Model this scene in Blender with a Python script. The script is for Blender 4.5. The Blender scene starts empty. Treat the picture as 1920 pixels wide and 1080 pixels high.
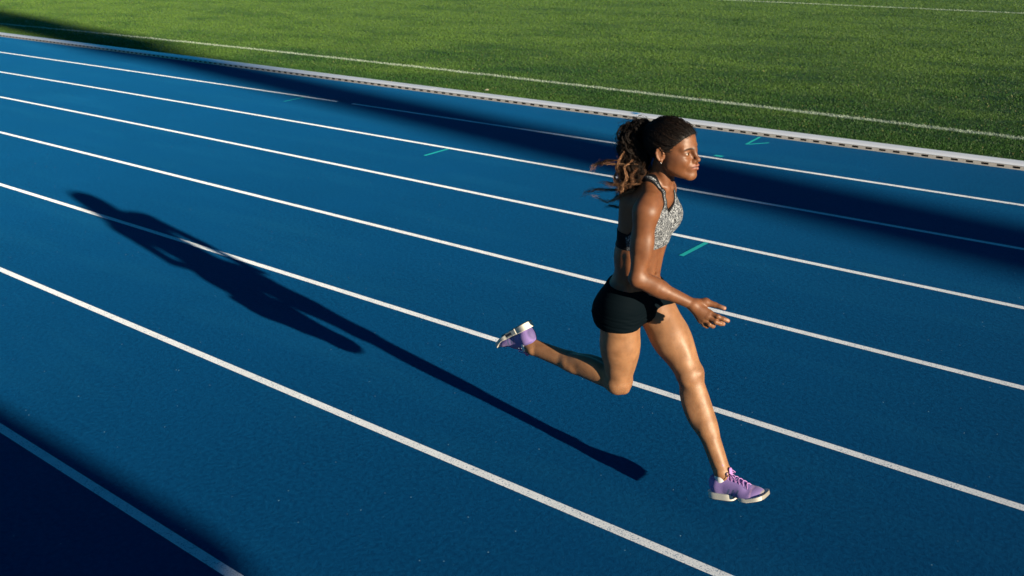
import bpy, math, random
import numpy as np
from mathutils import Matrix, Vector

# ------------------------------------------------------------------ camera, sky, sun, exposure
# world: +X = running direction along the lanes, +Y = towards the infield, Z up, track surface at z = 0
S = bpy.context.scene
SUNDIR = Vector((-0.96119, 0.15685, -0.22695))          # direction the light travels
cam = bpy.data.cameras.new('camera'); camo = bpy.data.objects.new('camera', cam)
S.collection.objects.link(camo); S.camera = camo
R = Vector((0.76690421, 0.64124753, -0.02568165)); U = Vector((-0.20816944, 0.2864166, 0.9352171)); F = Vector((-0.6070613, 0.71187579, -0.35314223))
M = Matrix(((R.x, U.x, -F.x, 2.31197762), (R.y, U.y, -F.y, -3.505), (R.z, U.z, -F.z, 2.57100994), (0, 0, 0, 1)))
camo.matrix_world = M
cam.sensor_width = 36; cam.lens = 36 * 1950 / 1920; cam.clip_start = 0.05; cam.clip_end = 3000
cam.dof.use_dof = True; cam.dof.focus_distance = 4.3; cam.dof.aperture_fstop = 7.0

W = bpy.data.worlds.new('World'); S.world = W; W.use_nodes = True
wn = W.node_tree.nodes; wl = W.node_tree.links; wn.clear()
sky = wn.new('ShaderNodeTexSky'); sky.sky_type = 'NISHITA'; sky.sun_disc = False
sky.sun_elevation = math.radians(13.1); sky.sun_rotation = math.radians(99.3)
sky.ozone_density = 4.0; sky.air_density = 1.0; sky.dust_density = 0.2
tint = wn.new('ShaderNodeMix'); tint.data_type = 'RGBA'; tint.blend_type = 'MULTIPLY'; tint.inputs[0].default_value = 1
tint.inputs[7].default_value = (0.06, 0.45, 0.56, 1)
bg = wn.new('ShaderNodeBackground'); bg.inputs[1].default_value = 0.06
wo = wn.new('ShaderNodeOutputWorld')
wl.new(sky.outputs[0], tint.inputs[6]); wl.new(tint.outputs[2], bg.inputs[0]); wl.new(bg.outputs[0], wo.inputs[0])

sun = bpy.data.lights.new('sun', 'SUN'); suno = bpy.data.objects.new('sun', sun); S.collection.objects.link(suno)
sun.energy = 5.0; sun.angle = math.radians(0.53); sun.color = (1.0, 0.83, 0.60)
suno.rotation_euler = SUNDIR.to_track_quat('-Z', 'Y').to_euler(); suno.location = (20, -10, 15)
S.view_settings.view_transform = 'Standard'; S.view_settings.look = 'None'
S.view_settings.exposure = 1.05; S.view_settings.gamma = 1
S.render.engine = 'CYCLES'; S.cycles.use_denoising = True
S.cycles.max_bounces = 5; S.cycles.sample_clamp_indirect = 4

rng = np.random.default_rng(7)
C = S.collection

# ------------------------------------------------------------------ helpers
def tag(o, label=None, cat=None, group=None, kind=None):
    if label: o['label'] = label
    if cat: o['category'] = cat
    if group: o['group'] = group
    if kind: o['kind'] = kind
    return o

def mesh_np(name, verts, faces, mat=None, parent=None, smooth=False, attr=None):
    """faces: (n,3) or (n,4) int array, or list of index lists"""
    me = bpy.data.meshes.new(name)
    if isinstance(faces, list):
        me.from_pydata([tuple(v) for v in verts], [], faces)
    else:
        verts = np.ascontiguousarray(verts, np.float32); faces = np.ascontiguousarray(faces, np.int32)
        n, k = faces.shape
        me.vertices.add(len(verts)); me.vertices.foreach_set('co', verts.ravel())
        me.loops.add(n * k); me.loops.foreach_set('vertex_index', faces.ravel())
        me.polygons.add(n); me.polygons.foreach_set('loop_start', np.arange(0, n * k, k, dtype=np.int32))
        me.update(calc_edges=True)
    if attr:
        for an, av in attr.items():
            if av.ndim == 2:
                a = me.attributes.new(an, 'FLOAT_COLOR', 'POINT')
                c = np.ones((len(av), 4), np.float32); c[:, :av.shape[1]] = av
                a.data.foreach_set('color', c.ravel())
            else:
                a = me.attributes.new(an, 'FLOAT', 'POINT'); a.data.foreach_set('value', av.astype(np.float32))
    if smooth: me.polygons.foreach_set('use_smooth', np.ones(len(me.polygons), bool))
    me.validate(clean_customdata=False); me.update()
    if mat: me.materials.append(mat)
    o = bpy.data.objects.new(name, me); C.objects.link(o)
    if parent is not None: o.parent = parent
    return o

class NT:
    """tiny node helper"""
    def __init__(s, name):
        s.m = bpy.data.materials.new(name); s.m.use_nodes = True
        s.n = s.m.node_tree.nodes; s.l = s.m.node_tree.links
        s.b = s.n['Principled BSDF']; s.out = s.n['Material Output']
    def add(s, t, **kw):
        n = s.n.new(t)
        for k, v in kw.items(): setattr(n, k, v)
        return n
    def link(s, a, b): s.l.new(a, b)
    def pos(s): return s.add('ShaderNodeNewGeometry').outputs['Position']
    def noise(s, scale, detail=2, rough=.5, vec=None, dist=0):
        n = s.add('ShaderNodeTexNoise'); n.inputs['Scale'].default_value = scale
        n.inputs['Detail'].default_value = detail; n.inputs['Roughness'].default_value = rough
        n.inputs['Distortion'].default_value = dist
        s.link(vec if vec is not None else s.pos(), n.inputs['Vector']); return n.outputs['Fac']
    def noise_col(s, scale):
        n = s.add('ShaderNodeTexNoise'); n.inputs['Scale'].default_value = scale; s.link(s.pos(), n.inputs['Vector']); return n.outputs['Color']
    def ramp(s, fac, stops):
        n = s.add('ShaderNodeValToRGB'); e = n.color_ramp.elements
        while len(e) < len(stops): e.new(.5)
        for x, (p, c) in zip(e, stops):
            x.position = p; x.color = (*c, 1) if len(c) == 3 else c
        s.link(fac, n.inputs[0]); return n.outputs[0]
    def mix(s, fac, a, b, blend='MIX'):
        n = s.add('ShaderNodeMix', data_type='RGBA', blend_type=blend)
        for i, v in ((0, fac), (6, a), (7, b)):
            if isinstance(v, (int, float)): n.inputs[i].default_value = v
            elif isinstance(v, tuple): n.inputs[i].default_value = (*v, 1)
            else: s.link(v, n.inputs[i])
        return n.outputs[2]
    def math(s, op, a, b=0.0, c=0.0):
        n = s.add('ShaderNodeMath', operation=op)
        for i, v in enumerate((a, b, c)):
            if isinstance(v, (int, float)): n.inputs[i].default_value = v
            else: s.link(v, n.inputs[i])
        return n.outputs[0]
    def bump(s, h, strength=.5, dist=.01):
        n = s.add('ShaderNodeBump'); n.inputs['Strength'].default_value = strength; n.inputs['Distance'].default_value = dist
        s.link(h, n.inputs['Height']); s.link(n.outputs[0], s.b.inputs['Normal']); return n
    def set(s, **kw):
        for k, v in kw.items():
            k = k.replace('_', ' ')
            i = s.b.inputs[k]
            if isinstance(v, tuple): i.default_value = (*v, 1)
            elif isinstance(v, (int, float)): i.default_value = v
            else: s.link(v, i)
        return s
    def scaled(s, sx, sy, sz):
        n = s.add('ShaderNodeVectorMath', operation='MULTIPLY'); s.link(s.pos(), n.inputs[0]); n.inputs[1].default_value = (sx, sy, sz)
        return n.outputs[0]

# ------------------------------------------------------------------ materials of the setting
t = NT('track_rubber')
fine = t.noise(330, 2, .6); mid = t.noise(38, 4, .65); big = t.noise(.9, 3, .5)
wear = t.noise(1.0, 4, .6, t.scaled(.35, 2.2, 1))
c = t.ramp(mid, [(.36, (.0004, .038, .124)), (.64, (.0012, .062, .180))])
c = t.mix(t.math('MULTIPLY', t.ramp(big, [(.35, (0, 0, 0)), (.7, (1, 1, 1))]), .35), c, (.0008, .060, .190))
c = t.mix(t.ramp(fine, [(.30, (.45, .45, .45)), (.52, (0, 0, 0))]), c, (.001, .03, .09))
c = t.mix(t.math('MULTIPLY', t.ramp(wear, [(.5, (0, 0, 0)), (.8, (1, 1, 1))]), .22), c, (.008, .115, .235))
vor = t.add('ShaderNodeTexVoronoi'); vor.inputs['Scale'].default_value = 11; t.link(t.pos(), vor.inputs['Vector'])
c = t.mix(t.ramp(vor.outputs['Distance'], [(.024, (.8, .8, .8)), (.038, (0, 0, 0))]), c, (.25, .42, .5))
v3 = t.add('ShaderNodeTexVoronoi'); v3.inputs['Scale'].default_value = 34; t.link(t.mix(.05, t.pos(), t.noise_col(20)), v3.inputs['Vector'])
c = t.mix(t.ramp(v3.outputs['Distance'], [(.05, (.32, .32, .32)), (.12, (0, 0, 0))]), c, (.03, .15, .26))
t.set(Base_Color=t.mix(1.0, c, (.77, .75, .79), 'MULTIPLY'), Roughness=.75, Specular_IOR_Level=.04, Diffuse_Roughness=1.0, Sheen_Weight=.055, Sheen_Roughness=.5, Sheen_Tint=(.04, .46, 1.0))
t.bump(t.math('ADD', t.math('MULTIPLY', fine, .5), mid), .55, .006)
M_TRACK = t.m

def paint(name, col, wearlo=.33, blue=(.004, .08, .2)):
    t = NT(name)
    n = t.noise(150, 2, .6); n2 = t.noise(14, 3, .6)
    f = t.ramp(t.math('ADD', n, t.math('MULTIPLY', n2, .25)), [(wearlo + .05, (.75, .75, .75)), (wearlo + .14, (0, 0, 0))])
    dirt = t.ramp(t.noise(5, 4, .6), [(.3, tuple(x * .88 for x in col)), (.7, col)])
    t.set(Base_Color=t.mix(f, dirt, blue), Roughness=.7, Specular_IOR_Level=.1, Diffuse_Roughness=1.0)
    t.bump(n, .3, .003)
    return t.m
M_WHITE = paint('white_line_paint', (.54, .60, .68), .42)
M_TEAL = paint('teal_line_paint', (.01, .24, .27))

def grass_mat(name, base):
    t = NT(name)
    p = t.pos(); sx = t.add('ShaderNodeSeparateXYZ'); t.link(p, sx.inputs[0]); X, Y = sx.outputs[0], sx.outputs[1]
    if base:
        c = t.ramp(t.noise(30, 4, .7), [(.3, (.020, .045, .008)), (.7, (.05, .10, .016))])
    else:
        a = t.add('ShaderNodeAttribute', attribute_name='shade')
        c = t.ramp(a.outputs['Fac'], [(0, (.022, .078, .020)), (.5, (.042, .125, .026)), (.88, (.085, .17, .030)), (1, (.26, .25, .10))])
    med = t.noise(3.2, 4, .65, t.scaled(.55, 1.5, 1))
    c = t.mix(t.math('MULTIPLY', t.ramp(med, [(.36, (1, 1, 1)), (.56, (0, 0, 0))]), .50), c, (.014, .055, .022))
    patch = t.noise(.55, 5, .62, t.scaled(.8, 1.8, 1))
    far = t.math('MULTIPLY', t.math('SUBTRACT', t.math('SUBTRACT', Y, 10.5), t.math('MULTIPLY', X, .35)), .035); patch = t.math('ADD', patch, t.math('MINIMUM', far, .2))  # grass painted lighter further off, the sun's brightness gradient put into its colour
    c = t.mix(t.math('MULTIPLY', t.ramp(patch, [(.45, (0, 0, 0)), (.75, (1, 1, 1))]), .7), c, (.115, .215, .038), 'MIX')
    # white chalk lines sprayed on the turf
    wob = t.math('MULTIPLY', t.math('SUBTRACT', t.noise(1.4, 3, .6), .5), .10)
    xx = t.math('ADD', X, 10.5)
    line = t.math('ADD', t.math('SUBTRACT', 8.55, t.math('MULTIPLY', t.math('MULTIPLY', xx, xx), .0021)), wob)
    d1 = t.math('ABSOLUTE', t.math('SUBTRACT', Y, line)); d2 = t.math('ABSOLUTE', t.math('SUBTRACT', Y, t.math('ADD', 20.35, wob)))
    d = t.math('ADD', t.math('MINIMUM', d1, d2), t.math('MULTIPLY', t.math('SUBTRACT', t.noise(28, 3, .7), .5), .13))
    m = t.ramp(d, [(.040, (.78, .78, .78)), (.075, (0, 0, 0))])
    c = t.mix(m, c, (.46, .56, .48))
    t.set(Base_Color=c, Roughness=.55, Specular_IOR_Level=.25, Diffuse_Roughness=.8)
    if base:
        t.bump(t.noise(40, 4, .8), 1.0, .03)
    else:
        tr = t.add('ShaderNodeBsdfTranslucent'); t.link(c, tr.inputs[0]); ms = t.add('ShaderNodeMixShader'); ms.inputs[0].default_value = .25
        t.link(t.b.outputs[0], ms.inputs[1]); t.link(tr.outputs[0], ms.inputs[2]); t.link(ms.outputs[0], t.out.inputs[0])
    return t.m
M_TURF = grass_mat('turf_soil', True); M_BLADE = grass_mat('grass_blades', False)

t = NT('kerb_aluminium')
n = t.noise(6, 4, .6); t.set(Base_Color=t.ramp(n, [(.3, (.76, .82, .92)), (.7, (.84, .89, .97))]), Roughness=.35, Specular_IOR_Level=.8)
M_KERB = t.m
t = NT('kerb_side'); n = t.noise(25, 4, .7); t.set(Base_Color=t.ramp(n, [(.3, (.56, .50, .44)), (.7, (.76, .70, .62))]), Roughness=.7); M_KSIDE = t.m
t = NT('dark_hollow'); t.set(Base_Color=(.01, .011, .012), Roughness=.9); M_DARK = t.m
t = NT('concrete'); n = t.noise(5, 5, .6); t.set(Base_Color=t.ramp(n, [(.3, (.25, .24, .22)), (.7, (.36, .35, .33))]), Roughness=.85); t.bump(n, .3, .01); M_CONC = t.m
t = NT('galvanised_steel'); n = t.noise(9, 4, .6); t.set(Base_Color=t.ramp(n, [(.3, (.30, .31, .32)), (.7, (.42, .43, .44))]), Roughness=.5, Metallic=.6); M_STEEL = t.m
t = NT('cabin_panel'); n = t.noise(4, 4, .6); t.set(Base_Color=t.ramp(n, [(.3, (.55, .56, .56)), (.7, (.66, .67, .67))]), Roughness=.6); M_PANEL = t.m
t = NT('window_glass'); t.set(Base_Color=(.02, .03, .035), Roughness=.05, Specular_IOR_Level=.8); M_GLASS = t.m

# ------------------------------------------------------------------ ground
def sheet(name, x0, x1, y0, y1, z, mat, nx=1, ny=1, parent=None):
    xs = np.linspace(x0, x1, nx + 1); ys = np.linspace(y0, y1, ny + 1)
    v = [(x, y, z) for y in ys for x in xs]
    f = np.array([[j * (nx + 1) + i, j * (nx + 1) + i + 1, (j + 1) * (nx + 1) + i + 1, (j + 1) * (nx + 1) + i] for j in range(ny) for i in range(nx)])
    return mesh_np(name, np.array(v), f, mat, parent)
tag(sheet('ground', -900, 900, -900, 900, -.03, M_CONC), kind='structure')
tag(sheet('running_track', -120, 70, -4.05, 6.962, 0, M_TRACK, 60, 6), kind='structure')
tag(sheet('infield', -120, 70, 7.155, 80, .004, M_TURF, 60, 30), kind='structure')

def ribbon(name, xs, ys, w, z, mat):
    """painted strip that follows (xs, ys)"""
    xs = np.array(xs, float); ys = np.array(ys, float)
    tx = np.gradient(xs); ty = np.gradient(ys); L = np.hypot(tx, ty); nx, ny = -ty / L, tx / L
    v = np.concatenate([np.c_[xs - nx * w / 2, ys - ny * w / 2, np.full_like(xs, z)], np.c_[xs + nx * w / 2, ys + ny * w / 2, np.full_like(xs, z)]])
    k = len(xs); f = np.array([[i, i + 1, k + i + 1, k + i] for i in range(k - 1)])
    return tag(mesh_np(name, v, f, mat), kind='structure')

lane_pts = {  # (X, Y) of each painted line: nearly straight, a few cm out of true
    1: ([-18.3, -8.5, -4.15, .15], [5.725, 5.79, 5.80, 5.75]), 2: ([-15.8, -9.1, -3.2, .47], [4.51, 4.58, 4.595, 4.555]),
    3: ([-13.3, -5.85, -2.37, .8], [3.333, 3.39, 3.375, 3.34]), 4: ([-10.7, -1.7, -.65, 1.13], [2.126, 2.141, 2.138, 2.133]),
    5: ([-8.13, -4.86, -1.6, 1.47], [.907, .926, .918, .904]), 6: ([-5.54, -1.6, -.36, .68], [-.319, -.325, -.327, -.328]),
    7: ([-2.96, -1.8, -.90, 2], [-1.533, -1.540, -1.548, -1.560])}
for k, (px, py) in lane_pts.items():
    q = np.polyfit(px, py, 2); lo, hi = px[0] - 1.0, px[-1] + 1.0
    def yy(x): 
        xc = np.clip(x, lo, hi); return np.polyval(q, xc)
    if k == 1:   # the innermost line has a short break
        ribbon('lane_line', np.linspace(-110, -8.66, 120), yy(np.linspace(-110, -8.66, 120)), .05, .002, M_WHITE)
        ribbon('lane_line', np.linspace(-8.36, 60, 80), yy(np.linspace(-8.36, 60, 80)), .05, .002, M_WHITE)
    else:
        x = np.linspace(-110, 60, 200); ribbon('lane_line', x, yy(x), .05, .002, M_WHITE)
def mark(x0, y0, x1, y1, w=.04): ribbon('track_mark', [x0, (x0 + x1) / 2, x1], [y0, (y0 + y1) / 2, y1], w, .002, M_TEAL)
MARKS = True

# ------------------------------------------------------------------ kerb rail with drainage slots
def box_vf(x0, x1, y0, y1, z0, z1):
    v = [(x0, y0, z0), (x1, y0, z0), (x1, y1, z0), (x0, y1, z0), (x0, y0, z1), (x1, y0, z1), (x1, y1, z1), (x0, y1, z1)]
    f = [(0, 3, 2, 1), (4, 5, 6, 7), (0, 1, 5, 4), (1, 2, 6, 5), (2, 3, 7, 6), (3, 0, 4, 7)]
    return v, f
class MB:
    def __init__(s): s.v = []; s.f = []
    def add(s, v, f):
        n = len(s.v); s.v += [tuple(p) for p in v]; s.f += [tuple(i + n for i in q) for q in f]
    def box(s, *a): s.add(*box_vf(*a))
    def quad(s, *p): s.add(p, [(0, 1, 2, 3)])
    def build(s, name, mat, parent=None, smooth=False): return mesh_np(name, s.v, [list(f) for f in s.f], mat, parent, smooth)
kerb = bpy.data.objects.new('track_kerb', None); C.objects.link(kerb); kerb.location = (0, 0, 0)
tag(kerb, 'low white aluminium kerb rail with a row of dark drainage slots between blue track and grass', 'kerb')
KX0, KX1, YF = -60.0, 20.0, 6.963
top = MB()
xs = np.linspace(KX0, KX1, 21)      # 4 m lengths
prof = [(YF - .004, .041), (YF + .002, .050), (YF + .030, .056), (YF + .10, .058), (YF + .165, .054), (YF + .190, .040), (YF + .192, .0)]
for i in range(len(xs) - 1):
    a, b = xs[i] + .0015, xs[i + 1] - .0015; dy = .0015 * ((i * 7) % 3 - 1)
    v = [(x, y + dy, z) for x in (a, b) for y, z in prof]; n = len(prof)
    top.add(v, [(j, n + j, n + j + 1, j + 1) for j in range(n - 1)] + [tuple(range(n)), tuple(range(2 * n - 1, n - 1, -1))])
top.build('kerb_cap', M_KERB, kerb)
side = MB(); holl = MB()
sp, hw, zb, zt = .1445, .068, .012, .031
x = KX0 + .03
lowx = KX0
while x < KX1 - .1:
    side.quad((lowx, YF, 0), (x, YF, 0), (x, YF, .0405), (lowx, YF, .0405))
    side.quad((x, YF, 0), (x + hw, YF, 0), (x + hw, YF, zb), (x, YF, zb))
    side.quad((x, YF, zt), (x + hw, YF, zt), (x + hw, YF, .0405), (x, YF, .0405))
    D = YF + .05
    holl.quad((x, YF, zb), (x + hw, YF, zb), (x + hw, D, zb), (x, D, zb)); holl.quad((x, YF, zt), (x, D, zt), (x + hw, D, zt), (x + hw, YF, zt))
    holl.quad((x, D, zb), (x + hw, D, zb), (x + hw, D, zt), (x, D, zt)); holl.quad((x, YF, zb), (x, D, zb), (x, D, zt), (x, YF, zt))
    holl.quad((x + hw, YF, zb), (x + hw, YF, zt), (x + hw, D, zt), (x + hw, D, zb))
    lowx = x + hw; x += sp
side.build('kerb_side', M_KSIDE, kerb)
o = holl.build('drainage_slots', M_DARK, kerb); o['kind'] = 'stuff'

# ------------------------------------------------------------------ grass blades on the infield
CP = np.array((2.31, -3.5))
N = 2800000
gx = rng.uniform(-42, 14, N); gy = 7.12 + rng.random(N) ** 1.6 * 27
dist = np.hypot(gx - CP[0], gy - CP[1])
keep = rng.random(N) < np.clip((11.5 / dist) ** 1.6, .02, 1)
# only where the camera side can see it (plus a margin)
ang = np.degrees(np.arctan2(gx - CP[0], gy - CP[1])); keep &= (ang > -74) & (ang < 22)
gx, gy, dist = gx[keep], gy[keep], dist[keep]
N = len(gx)
clump = np.sin(gx * 3.1 + np.sin(gy * 2.3) * 2) * np.cos(gy * 3.7 + np.sin(gx * 1.9) * 2)
h = (.016 + .009 * rng.random(N) + .004 * clump); w = (.0040 + .0025 * rng.random(N)) * (dist / 11)
edge = gy < 7.25; h[edge] *= 1.25
th = rng.uniform(0, 2 * math.pi, N); ln = rng.uniform(.1, .9, N) * h; la = rng.uniform(0, 2 * math.pi, N)
cx, sy = np.cos(th) * w, np.sin(th) * w
b0 = np.c_[gx - cx, gy - sy, np.full(N, .003)]; b1 = np.c_[gx + cx, gy + sy, np.full(N, .003)]
tip = np.c_[gx + np.cos(la) * ln, gy + np.sin(la) * ln, h]
tip[:, 1] = np.maximum(tip[:, 1], 7.10)
V = np.empty((N * 3, 3)); V[0::3] = b0; V[1::3] = b1; V[2::3] = tip
sh = np.clip(rng.normal(.42, .11, N) + .12 * clump, 0, 1); sh[rng.random(N) < .012] = 1
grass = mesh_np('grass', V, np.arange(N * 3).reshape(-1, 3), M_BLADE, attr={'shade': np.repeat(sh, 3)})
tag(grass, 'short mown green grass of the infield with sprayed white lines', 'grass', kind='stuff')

# ------------------------------------------------------------------ things outside the frame whose shadows fall into it
mast = bpy.data.objects.new('floodlight_mast', None); C.objects.link(mast); mast.location = (61.5, -5.39, 0)
tag(mast, 'tall stadium floodlight mast beside the far end of the track', 'floodlight mast')
def lathe(rows, seg=16):
    v = []; f = []
    for r, z in rows: v += [(r * math.cos(2 * math.pi * i / seg), r * math.sin(2 * math.pi * i / seg), z) for i in range(seg)]
    for j in range(len(rows) - 1):
        for i in range(seg): k = (i + 1) % seg; f.append((j * seg + i, j * seg + k, (j + 1) * seg + k, (j + 1) * seg + i))
    return v, f
b = MB(); b.add(*lathe([(.95, 0), (.95, .4), (.72, .41), (.66, 8), (.64, 14.0), (.50, 17.3), (.50, 24)])); b.build('pole', M_STEEL, mast, True)
b = MB(); 
for z in (18.3, 19.5, 20.7, 21.9, 23.1):
    b.box(.50, .62, -.80, .80, z, z + 1.12)
b.build('lamp_frame', M_STEEL, mast)
b = MB()
for z in (18.3, 19.5, 20.7, 21.9, 23.1):
    for y in (-.5, 0, .5):
        b = MB(); b.box(.622, .72, y - .2, y + .2, z + .3, z + .8); b.build('lamp', M_PANEL, mast)

cab = bpy.data.objects.new('shadow_cabin', None); C.objects.link(cab); cab.location = (11.7, -5.2, 0)  # unseen cabin shape, added to throw the shadow across the near-left corner
tag(cab, 'pale flat-roofed cabin shape added out of view to cast a shadow on the outer lanes', 'cabin')
b = MB(); b.box(-1.75, 1.75, -1.3, 1.3, -.03, 3.36); b.build('wall', M_PANEL, cab)
b = MB(); b.box(-1.85, 1.8, -1.4, 1.4, 3.362, 3.47); b.build('roof', M_CONC, cab)
b = MB(); b.box(-1.2, 1.2, 1.302, 1.33, 1.1, 2.3); b.build('window', M_GLASS, cab)
b = MB(); b.box(-1.78, -1.752, -.9, 0, 0, 2.1); b.build('door', M_STEEL, cab)

# ------------------------------------------------------------------ implicit-surface modelling
f32 = np.float32
def smin(a, b, k):
    h = np.maximum(k - np.abs(a - b), 0) / k
    return np.minimum(a, b) - h * h * k * .25
class Op:
    __slots__ = ('fn', 'lo', 'hi', 'k', 'mode')
    def __init__(s, fn, lo, hi, k, mode): s.fn, s.k, s.mode = fn, k, mode; s.lo = np.array(lo) - k - .012; s.hi = np.array(hi) + k + .012
class Frame:
    def __init__(s, o=(0, 0, 0), R=np.eye(3)): s.o = np.array(o, float); s.R = np.array(R, float)   # columns = local axes
    def w(s, p): return s.R @ np.array(p, float) + s.o
    def loc(s, X, Y, Z):
        x, y, z = X - f32(s.o[0]), Y - f32(s.o[1]), Z - f32(s.o[2]); R = s.R.astype(f32)
        return x * R[0, 0] + y * R[1, 0] + z * R[2, 0], x * R[0, 1] + y * R[1, 1] + z * R[2, 1], x * R[0, 2] + y * R[1, 2] + z * R[2, 2]
WORLD = Frame()
class Field:
    def __init__(s): s.ops = []
    def cap(s, a, b, ra, rb, k=.015, mode='u', fr=WORLD, flat=None):
        a = fr.w(a); b = fr.w(b); ba = b - a; L2 = float(ba @ ba)
        fl = None
        if flat is not None: n = fr.R @ np.array(flat[0], float); n /= np.linalg.norm(n); fl = (n.astype(f32), f32(1 / flat[1]))
        A = a.astype(f32); B = ba.astype(f32)
        def fn(X, Y, Z):
            x, y, z = X - A[0], Y - A[1], Z - A[2]
            h = np.clip((x * B[0] + y * B[1] + z * B[2]) / f32(L2), 0, 1)
            x, y, z = x - B[0] * h, y - B[1] * h, z - B[2] * h
            if fl is not None:
                q = (x * fl[0][0] + y * fl[0][1] + z * fl[0][2]) * (fl[1] - 1)
                x, y, z = x + fl[0][0] * q, y + fl[0][1] * q, z + fl[0][2] * q
            return np.sqrt(x * x + y * y + z * z) - (f32(ra) + f32(rb - ra) * h)
        r = max(ra, rb) * (max(1, flat[1]) if flat else 1)
        s.ops.append(Op(fn, np.minimum(a, b) - r, np.maximum(a, b) + r, k, mode)); return s
    def ell(s, c, r, k=.015, mode='u', fr=WORLD, R=None):
        Rm = fr.R if R is None else fr.R @ np.array(R, float)
        f2 = Frame(fr.w(c), Rm); r = np.array(r, float)
        def fn(X, Y, Z):
            x, y, z = f2.loc(X, Y, Z)
            k0 = np.sqrt((x / f32(r[0])) ** 2 + (y / f32(r[1])) ** 2 + (z / f32(r[2])) ** 2)
            k1 = np.sqrt((x / f32(r[0] ** 2)) ** 2 + (y / f32(r[1] ** 2)) ** 2 + (z / f32(r[2] ** 2)) ** 2) + f32(1e-6)
            return k0 * (k0 - 1) / k1
        ext = np.sqrt(((Rm * r) ** 2).sum(1))
        s.ops.append(Op(fn, f2.o - ext, f2.o + ext, k, mode)); return s
    def func(s, fn, lo, hi, k, mode):
        s.ops.append(Op(fn, lo, hi, k, mode)); return s
    def grid(s, xs, ys, zs, big=.05):
        Fv = np.full((len(xs), len(ys), len(zs)), big, f32)
        ax = [xs.astype(f32), ys.astype(f32), zs.astype(f32)]
        for o in s.ops:
            sl = [slice(np.searchsorted(ax[i], o.lo[i]), np.searchsorted(ax[i], o.hi[i])) for i in range(3)]
            if any(q.stop <= q.start for q in sl): continue
            d = o.fn(ax[0][sl[0]][:, None, None], ax[1][sl[1]][None, :, None], ax[2][sl[2]][None, None, :])
            sub = Fv[tuple(sl)]; sub[...] = s.comb(sub, d, o)
        return Fv
    @staticmethod
    def comb(a, d, o):
        if o.mode == 'u': return smin(a, d, f32(o.k))
        if o.mode == 's': return -smin(-a, d, f32(o.k))
        return -smin(-a, -d, f32(o.k))           # 'i' intersect
    def at(s, P, big=.05):
        P = P.astype(f32); X, Y, Z = P[:, 0].copy(), P[:, 1].copy(), P[:, 2].copy(); r = np.full(len(P), big, f32)
        for o in s.ops:
            m = (X > o.lo[0]) & (X < o.hi[0]) & (Y > o.lo[1]) & (Y < o.hi[1]) & (Z > o.lo[2]) & (Z < o.hi[2])
            i = np.nonzero(m)[0]
            if len(i): r[i] = s.comb(r[i], o.fn(X[i], Y[i], Z[i]), o)
        return r
def nets(Fv, xs, ys, zs):
    """surface nets on a rectilinear grid"""
    nx, ny, nz = Fv.shape; sg = Fv < 0
    c = sg[:-1] ^ sg[1:]; act = np.zeros((nx - 1, ny - 1, nz - 1), bool)
    ex = c                                         # x edges (nx-1,ny,nz)
    ey = sg[:, :-1] ^ sg[:, 1:]; ez = sg[:, :, :-1] ^ sg[:, :, 1:]
    for a in (0, 1):
        for b in (0, 1):
            act |= ex[:, a:ny - 1 + a, b:nz - 1 + b]; act |= ey[a:nx - 1 + a, :, b:nz - 1 + b]; act |= ez[a:nx - 1 + a, b:ny - 1 + b, :]
    flat = np.flatnonzero(act); I, J, K = np.unravel_index(flat, act.shape)
    acc = np.zeros((len(flat), 3)); cnt = np.zeros(len(flat))
    co = [xs, ys, zs]
    for axis in range(3):
        o1, o2 = [(1, 2), (0, 2), (0, 1)][axis]
        for a in (0, 1):
            for b in (0, 1):
                d0 = [0, 0, 0]; d0[o1] = a; d0[o2] = b; d1 = list(d0); d1[axis] = 1
                f0 = Fv[I + d0[0], J + d0[1], K + d0[2]]; f1 = Fv[I + d1[0], J + d1[1], K + d1[2]]
                m = (f0 < 0) != (f1 < 0); tt = (f0 / (f0 - f1 + 1e-20))[m]
                idx = [I, J, K]
                for q in range(3):
                    p0 = co[q][idx[q][m] + d0[q]]; p1 = co[q][idx[q][m] + d1[q]]
                    acc[m, q] += p0 + (p1 - p0) * tt
                cnt[m] += 1
    V = acc / cnt[:, None]
    def cid(i, j, k): return np.searchsorted(flat, (i * (ny - 1) + j) * (nz - 1) + k)
    quads = []
    for axis, E in enumerate((ex, ey, ez)):
        i, j, k = np.nonzero(E); ok = np.ones(len(i), bool)
        for q, (v, n) in enumerate(((i, nx), (j, ny), (k, nz))):
            if q != axis: ok &= (v > 0) & (v < n - 1)
        i, j, k = i[ok], j[ok], k[ok]; s0 = sg[i, j, k]
        if axis == 0: q = [cid(i, j - 1, k - 1), cid(i, j, k - 1), cid(i, j, k), cid(i, j - 1, k)]
        elif axis == 1: q = [cid(i - 1, j, k - 1), cid(i - 1, j, k), cid(i, j, k), cid(i, j, k - 1)]
        else: q = [cid(i - 1, j - 1, k), cid(i, j - 1, k), cid(i, j, k), cid(i - 1, j, k)]
        q = np.stack(q, 1); q[~s0] = q[~s0][:, ::-1]; quads.append(q)
    return V, np.concatenate(quads)
def axis_lines(a, b, step, fine=()):
    """coordinates from a to b, finer inside the (lo, hi, step) ranges"""
    out = [a]
    while out[-1] < b:
        st = step
        for lo, hi, s_ in fine:
            if lo <= out[-1] < hi: st = min(st, s_)
        out.append(out[-1] + st)
    return np.array(out)
def polish(fd, V, it=2, off=0.0, grad=.0008):
    for _ in range(it):
        f0 = fd.at(V) - off; g = np.stack([fd.at(V + np.eye(3)[i] * grad) - off - f0 for i in range(3)], 1) / grad
        n2 = (g * g).sum(1); step = np.clip(f0 / np.maximum(n2, .3), -.003, .003); V = V - g * step[:, None]
    return V
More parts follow.
